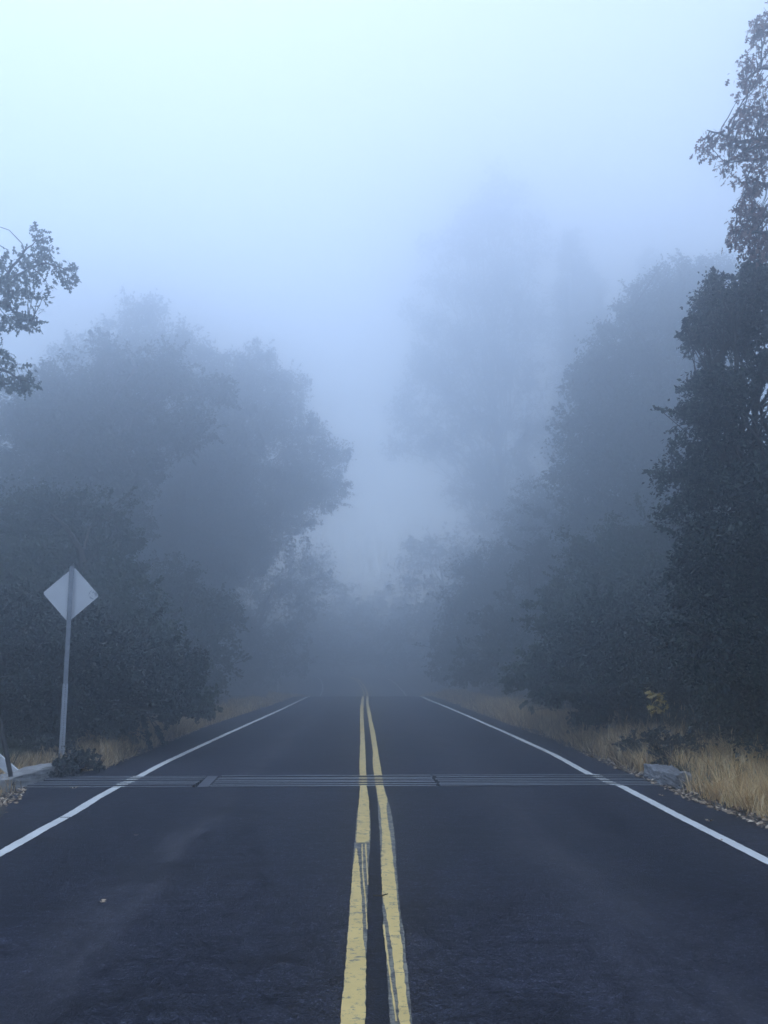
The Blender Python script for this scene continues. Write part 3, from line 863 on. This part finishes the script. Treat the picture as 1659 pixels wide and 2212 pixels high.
RF = [(930, 1180, 50), (880, 1250, 45), (950, 1270, 50), (1000, 1200, 55), (900, 1330, 45), (860, 1370, 36), (960, 1350, 50), (920, 1400, 40), (1020, 1290, 55), (880, 1430, 30), (980, 1430, 36)]
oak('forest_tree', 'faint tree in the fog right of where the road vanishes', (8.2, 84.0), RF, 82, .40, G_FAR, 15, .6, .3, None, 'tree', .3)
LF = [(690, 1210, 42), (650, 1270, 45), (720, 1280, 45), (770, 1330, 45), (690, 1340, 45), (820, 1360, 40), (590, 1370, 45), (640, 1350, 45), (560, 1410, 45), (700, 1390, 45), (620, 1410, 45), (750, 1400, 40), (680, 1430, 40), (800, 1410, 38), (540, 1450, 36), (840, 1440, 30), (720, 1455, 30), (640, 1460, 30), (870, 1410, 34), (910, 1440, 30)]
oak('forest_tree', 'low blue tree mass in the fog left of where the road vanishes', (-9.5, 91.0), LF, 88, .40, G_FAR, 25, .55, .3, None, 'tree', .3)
def conifer(name, label, px, py, Y, halfw, seed, group, leaf=.36):
    rng = np.random.RandomState(seed)
    t = at(px, py, Y); x, y = t[0], t[1]
    gz = float(ground_z(x, y)); H = t[2] - gz
    root = empty(name, (x, y, gz), label, 'tree', group)
    o = np.array(root.location)
    T = Tubes()
    T.add(wob([x, y, gz - .3], [x, y, gz + H * .98], 10, .015, rng), np.linspace(.38, .03, 10), 7)
    Rm = halfw / F * np.linalg.norm(t - [0, 0, CAMH])
    C, D = [], []
    zz = gz + H * .12
    while zz < gz + H:
        f = (zz - gz) / H
        Rl = Rm * (1 - f * .97) ** .42
        for k in range(rng.randint(4, 7)):
            a = rng.uniform(0, 6.283); L = max(.25, Rl * rng.uniform(.55, 1.2))
            e = np.array([x + math.cos(a) * L, y + math.sin(a) * L, zz + L * rng.uniform(-.15, .25)])
            T.add([[x, y, zz], e], [.05, .012], 4)
            n = int(34 * L + 14)
            s = rng.uniform(.25, 1.05, n) ** .7
            P = np.array([x, y, zz]) + (e - [x, y, zz]) * s[:, None] + rng.normal(0, .20 + .09 * L, (n, 3)) * np.array([1, 1, .7])
            C.append(P); D.append(np.tile((e - [x, y, zz]), (n, 1)) / L + unit(rng, n) * .8 + [0, 0, .3])
        zz += rng.uniform(.45, .75)
    C = np.concatenate(C); D = np.concatenate(D)
    V, q = quad_leaves(C, D, leaf * rng.uniform(.7, 1.3, len(C)), .42, rng)
    T.build('trunk', M_BARK, root, o)
    npmesh('crown', V, [q], G_PINE, root, o)
PG = 'faint conifers behind the tall pine'
conifer('pine_tree', 'faint narrow conifer just right of the tallest pine', 1233, 505, 93, 72, 31, PG)
conifer('pine_tree', 'faint lower conifer between the tallest pine and the rounded oak', 1284, 592, 96, 66, 32, PG)
conifer('pine_tree', 'faint conifer peeping over the rounded oak', 1400, 545, 94, 60, 34, PG)

# ---- left side
L1 = [(60, 880, 80), (150, 830, 65), (235, 790, 50), (215, 735, 25), (290, 800, 50), (365, 785, 48), (340, 830, 60), (430, 845, 48), (480, 840, 32), (420, 900, 42), (200, 900, 90), (300, 900, 75), (370, 930, 42),
      (90, 980, 110), (210, 1000, 90), (290, 990, 55), (270, 1060, 42), (30, 1110, 120), (150, 1110, 100), (230, 1120, 60), (60, 1220, 110), (170, 1220, 90), (-80, 950, 130, .8), (-120, 1150, 150, 1)]
oak('oak_tree', 'spreading misty oak behind the road sign with a bough reaching over the road', (-15.2, 40.8), L1, 40, .19, G_OAK2, 21, 1.7, .28, None, 'tree', .6, M_PALEBARK, slope=2.0, py0=950)
L1m = [(40, 1130, 90), (130, 1120, 80), (220, 1110, 60), (265, 1150, 36), (90, 1210, 100), (200, 1210, 75), (260, 1230, 50), (40, 1280, 110), (160, 1300, 100), (260, 1300, 70), (320, 1330, 50), (280, 1390, 80), (350, 1400, 60), (390, 1440, 45), (330, 1470, 70), (400, 1500, 45), (430, 1530, 28), (-90, 1150, 120)]
oak('oak_tree', 'blue-grey oak between the sign and the misty oak with the overhanging bough', (-8.0, 22.0), L1m, 21, .105, G_OAK2, 27, 1.7, .22, None, 'tree', .5, slope=1.5, py0=1330)
LS = [(400, 1290, 60), (440, 1350, 50), (360, 1250, 60), (420, 1420, 50), (470, 1390, 40), (390, 1480, 50), (450, 1480, 36), (490, 1440, 36), (340, 1330, 80), (500, 1330, 36), (470, 1300, 40), (430, 1520, 26)]
oak('oak_tree', 'low dusky oak filling the left verge between the sign and the leaning misty oak', (-9.7, 35.0), LS, 34, .15, G_OAK2, 28, 1.6, .2, None, 'tree', .4, slope=1.5, py0=1400)
LT = [(520, 1350, 50), (560, 1310, 50), (610, 1270, 46), (650, 1220, 40), (560, 1400, 50), (620, 1370, 46), (520, 1450, 42), (580, 1450, 40), (660, 1310, 40), (640, 1430, 36), (690, 1250, 32), (480, 1480, 30)]
oak('oak_tree', 'pale low oak deep in the fog under the leaning misty oak', (-10.6, 65.0), LT, 64, .26, G_FAR, 29, 1.2, .22, None, 'tree', .3, slope=2.5, py0=1400)
L1d = [(60, 1360, 95), (170, 1370, 80), (30, 1440, 120), (160, 1440, 110), (270, 1420, 95), (350, 1440, 65), (380, 1490, 45), (80, 1530, 95), (200, 1530, 85), (300, 1510, 75), (360, 1530, 40), (-60, 1480, 130), (100, 1580, 60, -.4), (240, 1570, 40, 0)]
oak('tall_shrub', 'dark dense shrub mass behind the road sign post', (-6.2, 16.2), L1d, 15.7, .075, G_BUSH, 22, 2.0, .10, None, 'shrub', slope=.8, py0=1500, sprig=.3)
L1b = [(300, 700, 55), (330, 660, 30), (240, 740, 50), (390, 750, 55), (460, 790, 50), (160, 790, 60), (350, 790, 80), (520, 790, 40), (560, 760, 28)]
oak('oak_tree', 'faint treetop showing above the misty oak behind the road sign', (-19.0, 68.0), L1b + [(300, 900, 150), (450, 950, 130), (300, 1100, 170), (450, 1150, 150), (300, 1300, 150)], 66, .30, G_FAR, 23, 1.4, .3)
L2 = [(560, 830, 58), (620, 830, 45), (500, 890, 70), (590, 910, 70), (660, 930, 48), (540, 990, 90), (640, 1000, 75), (715, 985, 42), (440, 1010, 80), (720, 1050, 40), (680, 1080, 52), (600, 1090, 70), (500, 1100, 95), (400, 1120, 80), (650, 1140, 35),
      (590, 1160, 45), (540, 1200, 50), (460, 1210, 70), (380, 1230, 70), (490, 1260, 38), (430, 1300, 45), (350, 1310, 70), (400, 1370, 45), (370, 1440, 50), (420, 1450, 30), (330, 1480, 50)]
oak('oak_tree', 'misty oak leaning over the left lane beyond the sign', (-13.8, 63.5), L2, 62, .26, G_FAR, 24, 1.5, .30, slope=1.2, py0=1100, back=.3)


# the wood standing behind the roadside trees on both sides, one mass
def woodland(name, label, side, seed, y0=12, y1=52):
    rng = np.random.RandomState(seed)
    VV, QQ, n0 = [], [], 0
    y = y0
    while y < y1:
        for row in range(2):
            x = side * (18.0 + row * 6 + rng.uniform(-1.5, 1.5)) + float(road_cx(y)) * .8
            yy = y + rng.uniform(-2, 2)
            H = rng.uniform(6, 8)
            R = rng.uniform(2.6, 3.6)
            for k in range(7):
                z = H * (.12 + .13 * k) - .3 * (k == 6)
                c = np.array([x + rng.uniform(-1.2, 1.2), yy + rng.uniform(-1.2, 1.2), z])
                n = 700
                C, U, cc, sp = blob_points(c, R * (1 - .07 * k), n, rng, 26, .15)
                V, q = quad_leaves(C, U + unit(rng, n), .40 * rng.uniform(.6, 1.3, n), .6, rng)
                VV.append(V); QQ.append(q + n0); n0 += len(V)
        y += 5.0
    tag(npmesh(name, np.concatenate(VV), [np.concatenate(QQ)], G_FAR), label, 'woodland', None, 'stuff')
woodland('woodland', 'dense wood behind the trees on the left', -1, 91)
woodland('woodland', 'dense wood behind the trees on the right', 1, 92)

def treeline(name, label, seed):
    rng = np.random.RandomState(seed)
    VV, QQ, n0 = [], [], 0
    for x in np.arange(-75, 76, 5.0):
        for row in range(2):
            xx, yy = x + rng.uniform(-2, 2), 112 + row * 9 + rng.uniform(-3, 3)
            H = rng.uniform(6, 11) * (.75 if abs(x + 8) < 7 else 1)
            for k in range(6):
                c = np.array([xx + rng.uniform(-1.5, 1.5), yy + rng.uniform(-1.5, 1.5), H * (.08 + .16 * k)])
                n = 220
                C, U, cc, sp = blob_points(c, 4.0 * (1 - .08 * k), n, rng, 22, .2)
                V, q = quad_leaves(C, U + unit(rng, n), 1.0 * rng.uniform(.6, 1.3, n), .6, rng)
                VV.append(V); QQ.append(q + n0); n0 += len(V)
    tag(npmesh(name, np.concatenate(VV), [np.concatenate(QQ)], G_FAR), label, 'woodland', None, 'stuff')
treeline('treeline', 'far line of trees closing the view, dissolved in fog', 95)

# ---- near branches of lobed leaves
def c6(x, y): return (.3307 * x, 466 + .3307 * y)
YL = 13.5
def L0pts(rows): 
    r = random.Random(2)
    return [at(*c6(x, y), YL + r.uniform(-.35, .35)) for x, y in rows]
L0 = L0pts([(240, 120), (290, 145), (285, 190), (255, 215), (50, 280), (20, 300), (175, 270), (200, 330), (165, 320), (230, 350), (260, 300), (330, 260), (350, 330), (400, 340), (450, 345), (478, 372), (425, 415), (390, 380), (150, 400), (185, 430), (215, 400), (100, 420), (60, 450),
            (20, 430), (30, 500), (90, 510), (130, 490), (60, 530), (180, 520), (230, 470), (260, 520), (290, 525), (310, 445), (20, 590), (60, 700), (110, 660), (150, 650), (190, 690), (220, 680), (200, 725), (130, 705), (10, 740), (10, 870), (30, 910), (40, 970), (85, 990),
            (10, 1070), (80, 1110), (130, 1050), (150, 1100), (140, 1140), (200, 1080), (222, 1100), (170, 1050), (-60, 300), (-40, 420), (-90, 520), (-60, 660), (-120, 760), (-50, 880), (-100, 1000), (-60, 1100)])
limbs = [[at(*c6(x, y), YL) for x, y in b] for b in ([(-500, 700), (-150, 520), (20, 410), (160, 230), (250, 160)], [(-500, 700), (-150, 540), (80, 400), (300, 310), (440, 350)],
         [(-500, 760), (-120, 560), (40, 570), (120, 670), (210, 690)], [(-500, 1000), (-150, 960), (20, 1010), (110, 1060), (200, 1090)])]
tb = at(-420, 1600, YL)
rr = np.random.RandomState(77)
ex = [at(rr.uniform(-420, -40), rr.uniform(420, 980), YL + rr.uniform(-1.2, 1.6)) for _ in range(120)]
lobed_tree('lobed_oak_tree', 'oak branch with big lobed green leaves reaching in at the left edge', (tb[0], tb[1]), L0, YL, .155, G_LOBED, 51, limbs, at(-430, 330, YL), .2, 14, .45, .17, ex)

def c8(x, y): return ((2500 + x * .4972) / 1.8228, y * .2728)
YR = 10.5
r8 = random.Random(5)
B8 = []
for x, y in [(1040, 90), (1040, 170), (960, 190), (960, 270), (900, 260), (1000, 250), (930, 380), (960, 430), (900, 500), (940, 490), (860, 560), (890, 600), (820, 630), (920, 660), (860, 710), (960, 690), (830, 760), (1000, 760), (1040, 740),
             (860, 870), (890, 900), (970, 850), (940, 900), (1000, 880), (840, 980), (780, 1010), (870, 930), (960, 980), (1000, 960), (1040, 1000), (920, 1060), (980, 1060), (1030, 1080), (770, 1090), (700, 1100), (640, 1090), (590, 1100), (540, 1130), (530, 1190), (690, 1140), (750, 1140),
             (660, 1310), (690, 1330), (800, 1220), (770, 1190), (830, 1260), (880, 1200), (900, 1130), (960, 1150), (1020, 1180), (890, 1260), (970, 1290), (1030, 1310), (900, 1390), (940, 1430), (960, 1490), (810, 1455), (900, 1570), (880, 1530), (920, 1590),
             (820, 1640), (790, 1690), (830, 1730), (900, 1660), (960, 1640), (1000, 1620), (1040, 1660), (910, 1720), (970, 1730), (770, 1800), (800, 1830), (850, 1790), (900, 1830), (960, 1790), (1010, 1830), (750, 1890), (800, 1880), (860, 1900), (920, 1920), (980, 1900), (1030, 1930),
             (860, 1980), (920, 2000), (980, 1990), (1030, 2030), (950, 2060)]:
    B8.append(at(*c8(x, y), YR + r8.uniform(-.4, .4)))
    if r8.random() < .75: B8.append(at(*c8(x + r8.uniform(10, 70), y + r8.uniform(-40, 50)), YR + r8.uniform(-.5, .6)))
limbs = [[at(*c8(x, y), YR) for x, y in b] for b in ([(1700, 200), (1250, 200), (1040, 220), (930, 300)], [(1700, 500), (1250, 560), (1000, 540), (860, 640)], [(1700, 900), (1250, 1000), (1050, 1100), (820, 1130), (680, 1060), (570, 1030)],
         [(1700, 1000), (1250, 1150), (1000, 1170), (760, 1170)], [(1700, 1100), (1250, 1220), (1030, 1250), (740, 1290)], [(1700, 1350), (1250, 1420), (1030, 1460), (830, 1445)], [(1700, 1500), (1250, 1620), (1000, 1720), (800, 1640)], [(1700, 1650), (1250, 1800), (1000, 1850), (780, 1850)])]
tb = at(2000, 1600, YR)
ex = [at(rr.uniform(1665, 2000), rr.uniform(-60, 560), YR + rr.uniform(-1.4, 1.8)) for _ in range(330)]
lobed_tree('brown_oak_tree', 'oak bough of withered purple-brown leaves hanging at the top right', (tb[0], tb[1]), B8, YR, .105, G_BROWN, 52, limbs, at(1960, 40, YR), .24, 13, .9, .13, ex)

# ------------------------------------------------------------------ shrubs, sapling
oak('dark_bush', 'small dark leafy bush at the foot of the road sign', (-4.75, 12.75), [(150, 1640, 26, 0), (125, 1655, 22, -.3), (175, 1650, 24, 0), (150, 1668, 24, -.6), (190, 1632, 16, .3), (120, 1675, 16, -.6), (205, 1655, 12, -.2)], 12.7, .055, G_BUSH, 61, 1.6, .02, None, 'bush', .5, None, .7, .35)
oak('leafy_bush', 'sparse dark bush behind the chipped concrete block', (4.75, 12.9), [(1450, 1605, 34, 0), (1480, 1625, 32, 0), (1430, 1640, 26, -.2), (1505, 1600, 32, .3), (1465, 1650, 24, -.3), (1415, 1595, 22, .2), (1520, 1635, 22, -.1)], 12.6, .06, G_BUSH, 62, 1.3, .02, None, 'bush', .4, None, .6, .45)
oak('leafy_bush', 'low dark bush among the dry grass before the right-hand oak', (6.6, 13.2), [(1600, 1590, 45, 0), (1650, 1600, 45, .4), (1560, 1585, 40, .5), (1700, 1590, 60, .5)], 13.4, .065, G_BUSH, 63, 1.2, .02, None, 'bush', .5, None, .6, .4)

oak('leafy_bush', 'low dark weed in the grey verge grass before the dusky oak', (5.05, 17.2), [(1255, 1570, 16, 0), (1275, 1575, 18, .2), (1240, 1580, 13, -.1)], 17.2, .055, G_BUSH, 64, .9, .015, None, 'bush', .4, None, .6, .45)
oak('leafy_bush', 'small dark weed between the dry grass and the chipped block', (4.45, 13.6), [(1370, 1600, 20, 0), (1390, 1620, 18, -.1), (1350, 1615, 15, .1)], 13.6, .05, G_BUSH, 65, .8, .015, None, 'bush', .4, None, .6, .45)
def sapling():
    Y = 14.4
    rng = np.random.RandomState(9)
    pts = [(1405, 1492), (1412, 1500), (1420, 1500), (1428, 1508), (1416, 1510), (1424, 1516), (1432, 1500), (1420, 1530), (1428, 1528), (1436, 1524), (1414, 1534), (1424, 1536)]
    base = at(1432, 1560, Y)
    gz = float(ground_z(base[0], base[1]))
    root = empty('yellow_sapling', (base[0], base[1], gz), 'sapling with a few bright yellow leaves against the dark shrubs', 'sapling')
    o = np.array(root.location); T = Tubes(); VV, QQ, n0 = [], [], 0
    top = at(1408, 1488, Y)
    st = wob([base[0], base[1], gz - .05], top, 8, .06, rng); T.add(st, np.linspace(.012, .004, 8), 5)
    for p in pts:
        c = at(*p, Y + rng.uniform(-.1, .1))
        a = st[np.argmin(np.linalg.norm(st - c, axis=1))]
        T.add(wob(a, c, 3, .05, rng), [.004, .003, .002], 3)
        n = 5
        V, q = lobed_leaves(c + rng.normal(0, .03, (n, 3)), unit(rng, n) * .7 + [-.8, 0, -.3], .12 * rng.uniform(.7, 1.2, n), rng)
        VV.append(V); QQ.append(q + n0); n0 += len(V)
    T.build('stem', M_TWIG, root, o)
    npmesh('leaves', np.concatenate(VV), [np.concatenate(QQ)], G_YEL, root, o)
sapling()

# ------------------------------------------------------------------ grass and litter
def grass(name, label, tufts, per, h, spread, mat, seed, width=.006, lean=.6, tuft=.3):
    rng = np.random.RandomState(seed)
    C = np.repeat(tufts, per, 0) if np.isscalar(per) else tufts
    n = len(C)
    C = C + np.concatenate([rng.normal(0, spread, (n, 2)), np.zeros((n, 1))], 1)
    C[:, 2] = ground_z(C[:, 0], C[:, 1]) - .02
    hh = np.repeat(rng.uniform(h[0], h[1], len(tufts)) * np.clip(.85 + .45 * vnoise(tufts[:, 0] * 1.8, tufts[:, 1] * 1.3, seed + 5), .35, 1.4), per) * rng.uniform(.5, 1.15, n)
    a = rng.uniform(0, 6.283, n)
    dirv = np.stack([np.cos(a), np.sin(a), np.zeros(n)], 1)
    tl = np.repeat(rng.normal(0, tuft, (len(tufts), 2)), per, 0)
    out = np.abs(rng.normal(0, lean, n))
    side = np.stack([-np.sin(a + rng.normal(0, .6, n)), np.cos(a), np.zeros(n)], 1)
    w = width * rng.uniform(.6, 1.4, n)
    def P(t): return C + np.stack([tl[:, 0] * hh * t, tl[:, 1] * hh * t, hh * (t - .22 * out * t * t)], 1) + dirv * (out * hh * t * t)[:, None]
    p0, p1, p2 = P(0.0), P(.55), P(1.0)
    V = np.stack([p0 - side * w[:, None], p0 + side * w[:, None], p1 + side * w[:, None] * .8, p1 - side * w[:, None] * .8, p2], 1).reshape(-1, 3)
    i = np.arange(n)[:, None] * 5
    q = i + np.array([[0, 1, 2, 3]]); t = i + np.array([[3, 2, 4]])
    o = npmesh(name, V, [q, t], mat)
    return tag(o, label, 'grass', None, 'stuff')

def verge(n, side, y0, y1, w0, w1, seed, power=1.0, clump=.0):
    rng = np.random.RandomState(seed)
    y = y0 + (y1 - y0) * rng.uniform(0, 1, n) ** power
    off = w0 + (w1 - w0) * rng.uniform(0, 1, n)
    e = np.interp(y, RE[:, 0], RE[:, 1]) if side > 0 else np.interp(y, LE[:, 0], LE[:, 1])
    x = e + side * (off + vnoise(y * 2.0, y * .3, seed) * .10) + road_cx(y)
    keep = vnoise(x * 2.2, y * 1.5, seed + 1) > clump - 1
    return np.stack([x, y, np.zeros(n)], 1)[keep]

def not_in(T, x0, x1, y0, y1):
    return T[~((T[:, 0] > x0) & (T[:, 0] < x1) & (T[:, 1] > y0) & (T[:, 1] < y1))]

gA = not_in(verge(1250, 1, 4.0, 13.5, .32, 2.2, 71, 1.0, .55), 3.9, 4.5, 10.9, 12.4)
grass('golden_grass', 'golden dry grass on the near right verge', gA, 30, (.16, .50), .07, G_GOLD, 71, .0055)
gB = verge(1500, 1, 12.3, 30, .25, 1.7, 72, 1.25, .5)
grass('dry_grass', 'greyish dry grass along the right verge beyond the guard', gB, 22, (.18, .58), .09, G_DRY, 72, .008)
gC = verge(700, 1, 28, 60, .2, 1.8, 73, 1.1, .6)
grass('dry_grass', 'distant dry grass on the right verge towards the crest', gC, 18, (.25, .5), .12, G_DRY, 73, .013)
gD = verge(800, 1, 9, 28, 1.5, 3.2, 74, 1.1, .7)
grass('green_grass', 'dull green weeds between the right verge and the trees', gD, 24, (.25, .6), .08, G_GREEN, 74, .007)
gE = verge(1000, -1, 12.9, 28, .12, 1.6, 75, 1.35, .6)
gE = not_in(gE, -5.3, -4.2, 11, 13.0)
grass('dry_grass', 'brown dry grass on the left verge beyond the sign', gE, 26, (.20, .52), .07, G_DRY, 75, .007)
gF = verge(600, -1, 27, 60, .1, 1.8, 76, 1.1, .7)
grass('dry_grass', 'distant dry grass on the left verge towards the crest', gF, 18, (.2, .4), .12, G_DRY, 76, .013)
gG = verge(420, -1, 12.6, 24, 1.4, 3.2, 77, 1.1, .8)
grass('green_grass', 'dark weeds under the shrubs on the left', gG, 24, (.25, .55), .09, G_GREEN, 77, .007)
gI = not_in(verge(260, 1, 9.5, 16, .5, 2.0, 79, 1.0, .5), 3.9, 4.5, 10.9, 12.4)
grass('green_grass', 'green weeds mixed into the golden grass beside the concrete block', gI, 22, (.12, .42), .06, G_GREEN, 79, .006)
rg = np.random.RandomState(78)
gH = np.stack([rg.uniform(-5.6, -4.55, 110), rg.uniform(10.0, 11.2, 110), np.zeros(110)], 1)
gH2 = np.stack([rg.uniform(-6.6, -4.95, 150), rg.uniform(11.9, 14.0, 150), np.zeros(150)], 1)
grass('dry_grass', 'short dry grass around the concrete kerb at the left edge', np.concatenate([gH, gH2]), 24, (.10, .26), .05, G_GOLD, 78, .0045, .5)

def stalks(name, label, pts, seed):
    rng = np.random.RandomState(seed)
    T = Tubes()
    for p in pts:
        z = float(ground_z(p[0], p[1])); h = rng.uniform(.45, .85)
        e = np.array([p[0] + rng.normal(0, .10), p[1] + rng.normal(0, .10), z + h])
        P = wob([p[0], p[1], z], e, 5, .04, rng)
        T.add(P, [.0028, .0026, .0022, .002, .0016], 3)
        u = (P[-1] - P[-2]) / np.linalg.norm(P[-1] - P[-2])
        T.add([P[-1], P[-1] + u * .03, P[-1] + u * .09 + [rng.normal(0, .02), rng.normal(0, .02), -.01]], [.003, .008, .002], 4)
    tag(T.build(name, G_DRY), label, 'grass', None, 'stuff')
stalks('seed_stalks', 'tall thin seed stalks standing above the dry verge grass on the right', verge(260, 1, 8, 30, .4, 2.2, 90, 1.2, .9), 90)

def litter(name, label, pts, seed, size=(.03, .07)):
    rng = np.random.RandomState(seed)
    n = len(pts); C = pts.copy()
    e0 = np.interp(C[:, 1], LE[:, 0], LE[:, 1]); e1 = np.interp(C[:, 1], RE[:, 0], RE[:, 1])
    onroad = (C[:, 0] > e0) & (C[:, 0] < e1)
    C[:, 2] = np.where(onroad, road_z(C[:, 1]), ground_z(C[:, 0], C[:, 1])) + .012
    a = rng.uniform(0, 6.283, n)
    D = np.stack([np.cos(a), np.sin(a), rng.normal(0, .25, n)], 1)
    side = np.stack([-np.sin(a), np.cos(a), rng.normal(0, .3, n)], 1)
    s = rng.uniform(*size, n)[:, None]
    up = np.array([0, 0, 1.0])
    k = rng.uniform(.1, .5, n)[:, None]
    V = np.stack([C - D * s * .5, C + side * s * .32 + up * s * k * .6, C + D * s * .5 + up * s * k * .4, C - side * s * .32 + up * s * k * .6], 1).reshape(-1, 3)
    V[:, 2] = np.maximum(V[:, 2], np.repeat(C[:, 2] - .004, 4))
    o = npmesh(name, V, [np.arange(4 * n).reshape(n, 4)], G_LITTER)
    return tag(o, label, 'leaf litter', None, 'stuff')

rl_ = np.random.RandomState(80)
def edge_litter(side, y0, y1, n, seed):
    r = np.random.RandomState(seed)
    y = y0 + (y1 - y0) * r.uniform(0, 1, n)
    e = np.interp(y, RE[:, 0], RE[:, 1]) if side > 0 else np.interp(y, LE[:, 0], LE[:, 1])
    return np.stack([e + side * (np.abs(r.normal(0, .32, n)) - .10), y, np.zeros(n)], 1)
litter('leaf_litter', 'pale fallen leaves along the edge of the right verge', np.concatenate([edge_litter(1, 7, 15, 1500, 81), edge_litter(1, 15, 30, 700, 82)]), 83)
litter('leaf_litter', 'fallen leaves along the edge of the left verge', np.concatenate([edge_litter(-1, 12.3, 24, 1000, 84), edge_litter(-1, 9.8, 11, 260, 85), edge_litter(-1, 6, 10, 60, 86)]), 87)

def fallen_leaf(px, py, size, seed, label, mat=G_LITTER):
    rng = np.random.RandomState(seed)
    p = on_road(px, py)
    root_z = float(road_z(p[1]))
    V, q = lobed_leaves(np.zeros((1, 3)), np.array([[math.cos(seed * 2.1), math.sin(seed * 2.1) * .5, .02]]), [size], rng, .0)
    # lay it flat, then curl its tip and edges up
    ang = seed * 1.7
    u = LOBED[:, 0] - .5; v = LOBED[:, 1]
    X = (u * math.cos(ang) - v * math.sin(ang)) * size; Yv = (u * math.sin(ang) + v * math.cos(ang)) * size
    Z = size * (.9 * u * u + .55 * np.abs(v)) + .004
    o = npmesh('fallen_leaf', np.stack([X, Yv, Z], 1), [q], mat)
    o.location = (p[0], p[1], root_z + .012)
    tag(o, label, 'fallen leaf', 'single leaves lying on the asphalt')
fallen_leaf(222, 1956, .075, 1, 'curled pale leaf alone on the left lane in front')
fallen_leaf(294, 1809, .05, 2, 'small leaf on the left lane short of the cattle guard')
fallen_leaf(1532, 1779, .12, 3, 'dull leaf on the right shoulder outside the white line')
fallen_leaf(1557, 1820, .06, 4, 'tiny pale leaf just inside the right white line')
fallen_leaf(1430, 1723, .10, 5, 'pale leaf on the right shoulder near the concrete block')
fallen_leaf(159, 1707, .13, 6, 'pale leaf on the left shoulder in front of the dark bush')
fallen_leaf(1027, 1835, .05, 7, 'small dark leaf on the right lane beside the yellow lines', M_TWIG)

def build_twig():
    a, b, c = on_road(806, 1942), on_road(824, 1942), on_road(838, 1938)
    for p in (a, b, c): p[2] = .022
    T = Tubes(); T.add([a, b, c], [.004, .005, .003], 5); T.add([b, b + [.03, .03, .004]], [.003, .002], 4)
    o = T.build('twig', M_TWIG, None, b); o.location = b
    tag(o, 'thin dark twig lying across the yellow centre lines', 'twig')
build_twig()

# ------------------------------------------------------------------ haze
def build_haze():
    bm = bmesh.new()
    add_box(bm, (0, 39.5, 33.0), (206, 207, 72))
    m = bpy.data.materials.new('haze')
    m.use_nodes = True
    n = m.node_tree.nodes; n.clear()
    v = n.new('ShaderNodeVolumePrincipled')
    v.inputs['Color'].default_value = (*HAZE_COLOR, 1)
    v.inputs['Density'].default_value = HAZE_DENSITY
    v.inputs['Anisotropy'].default_value = HAZE_G
    o_ = n.new('ShaderNodeOutputMaterial')
    m.node_tree.links.new(v.outputs[0], o_.inputs['Volume'])
    try: m.cycles.homogeneous_volume = True
    except Exception: pass
    o = bmobj('haze', bm, m)
    tag(o, kind='stuff')
    o['label'] = 'pale fog filling the whole scene'
build_haze()
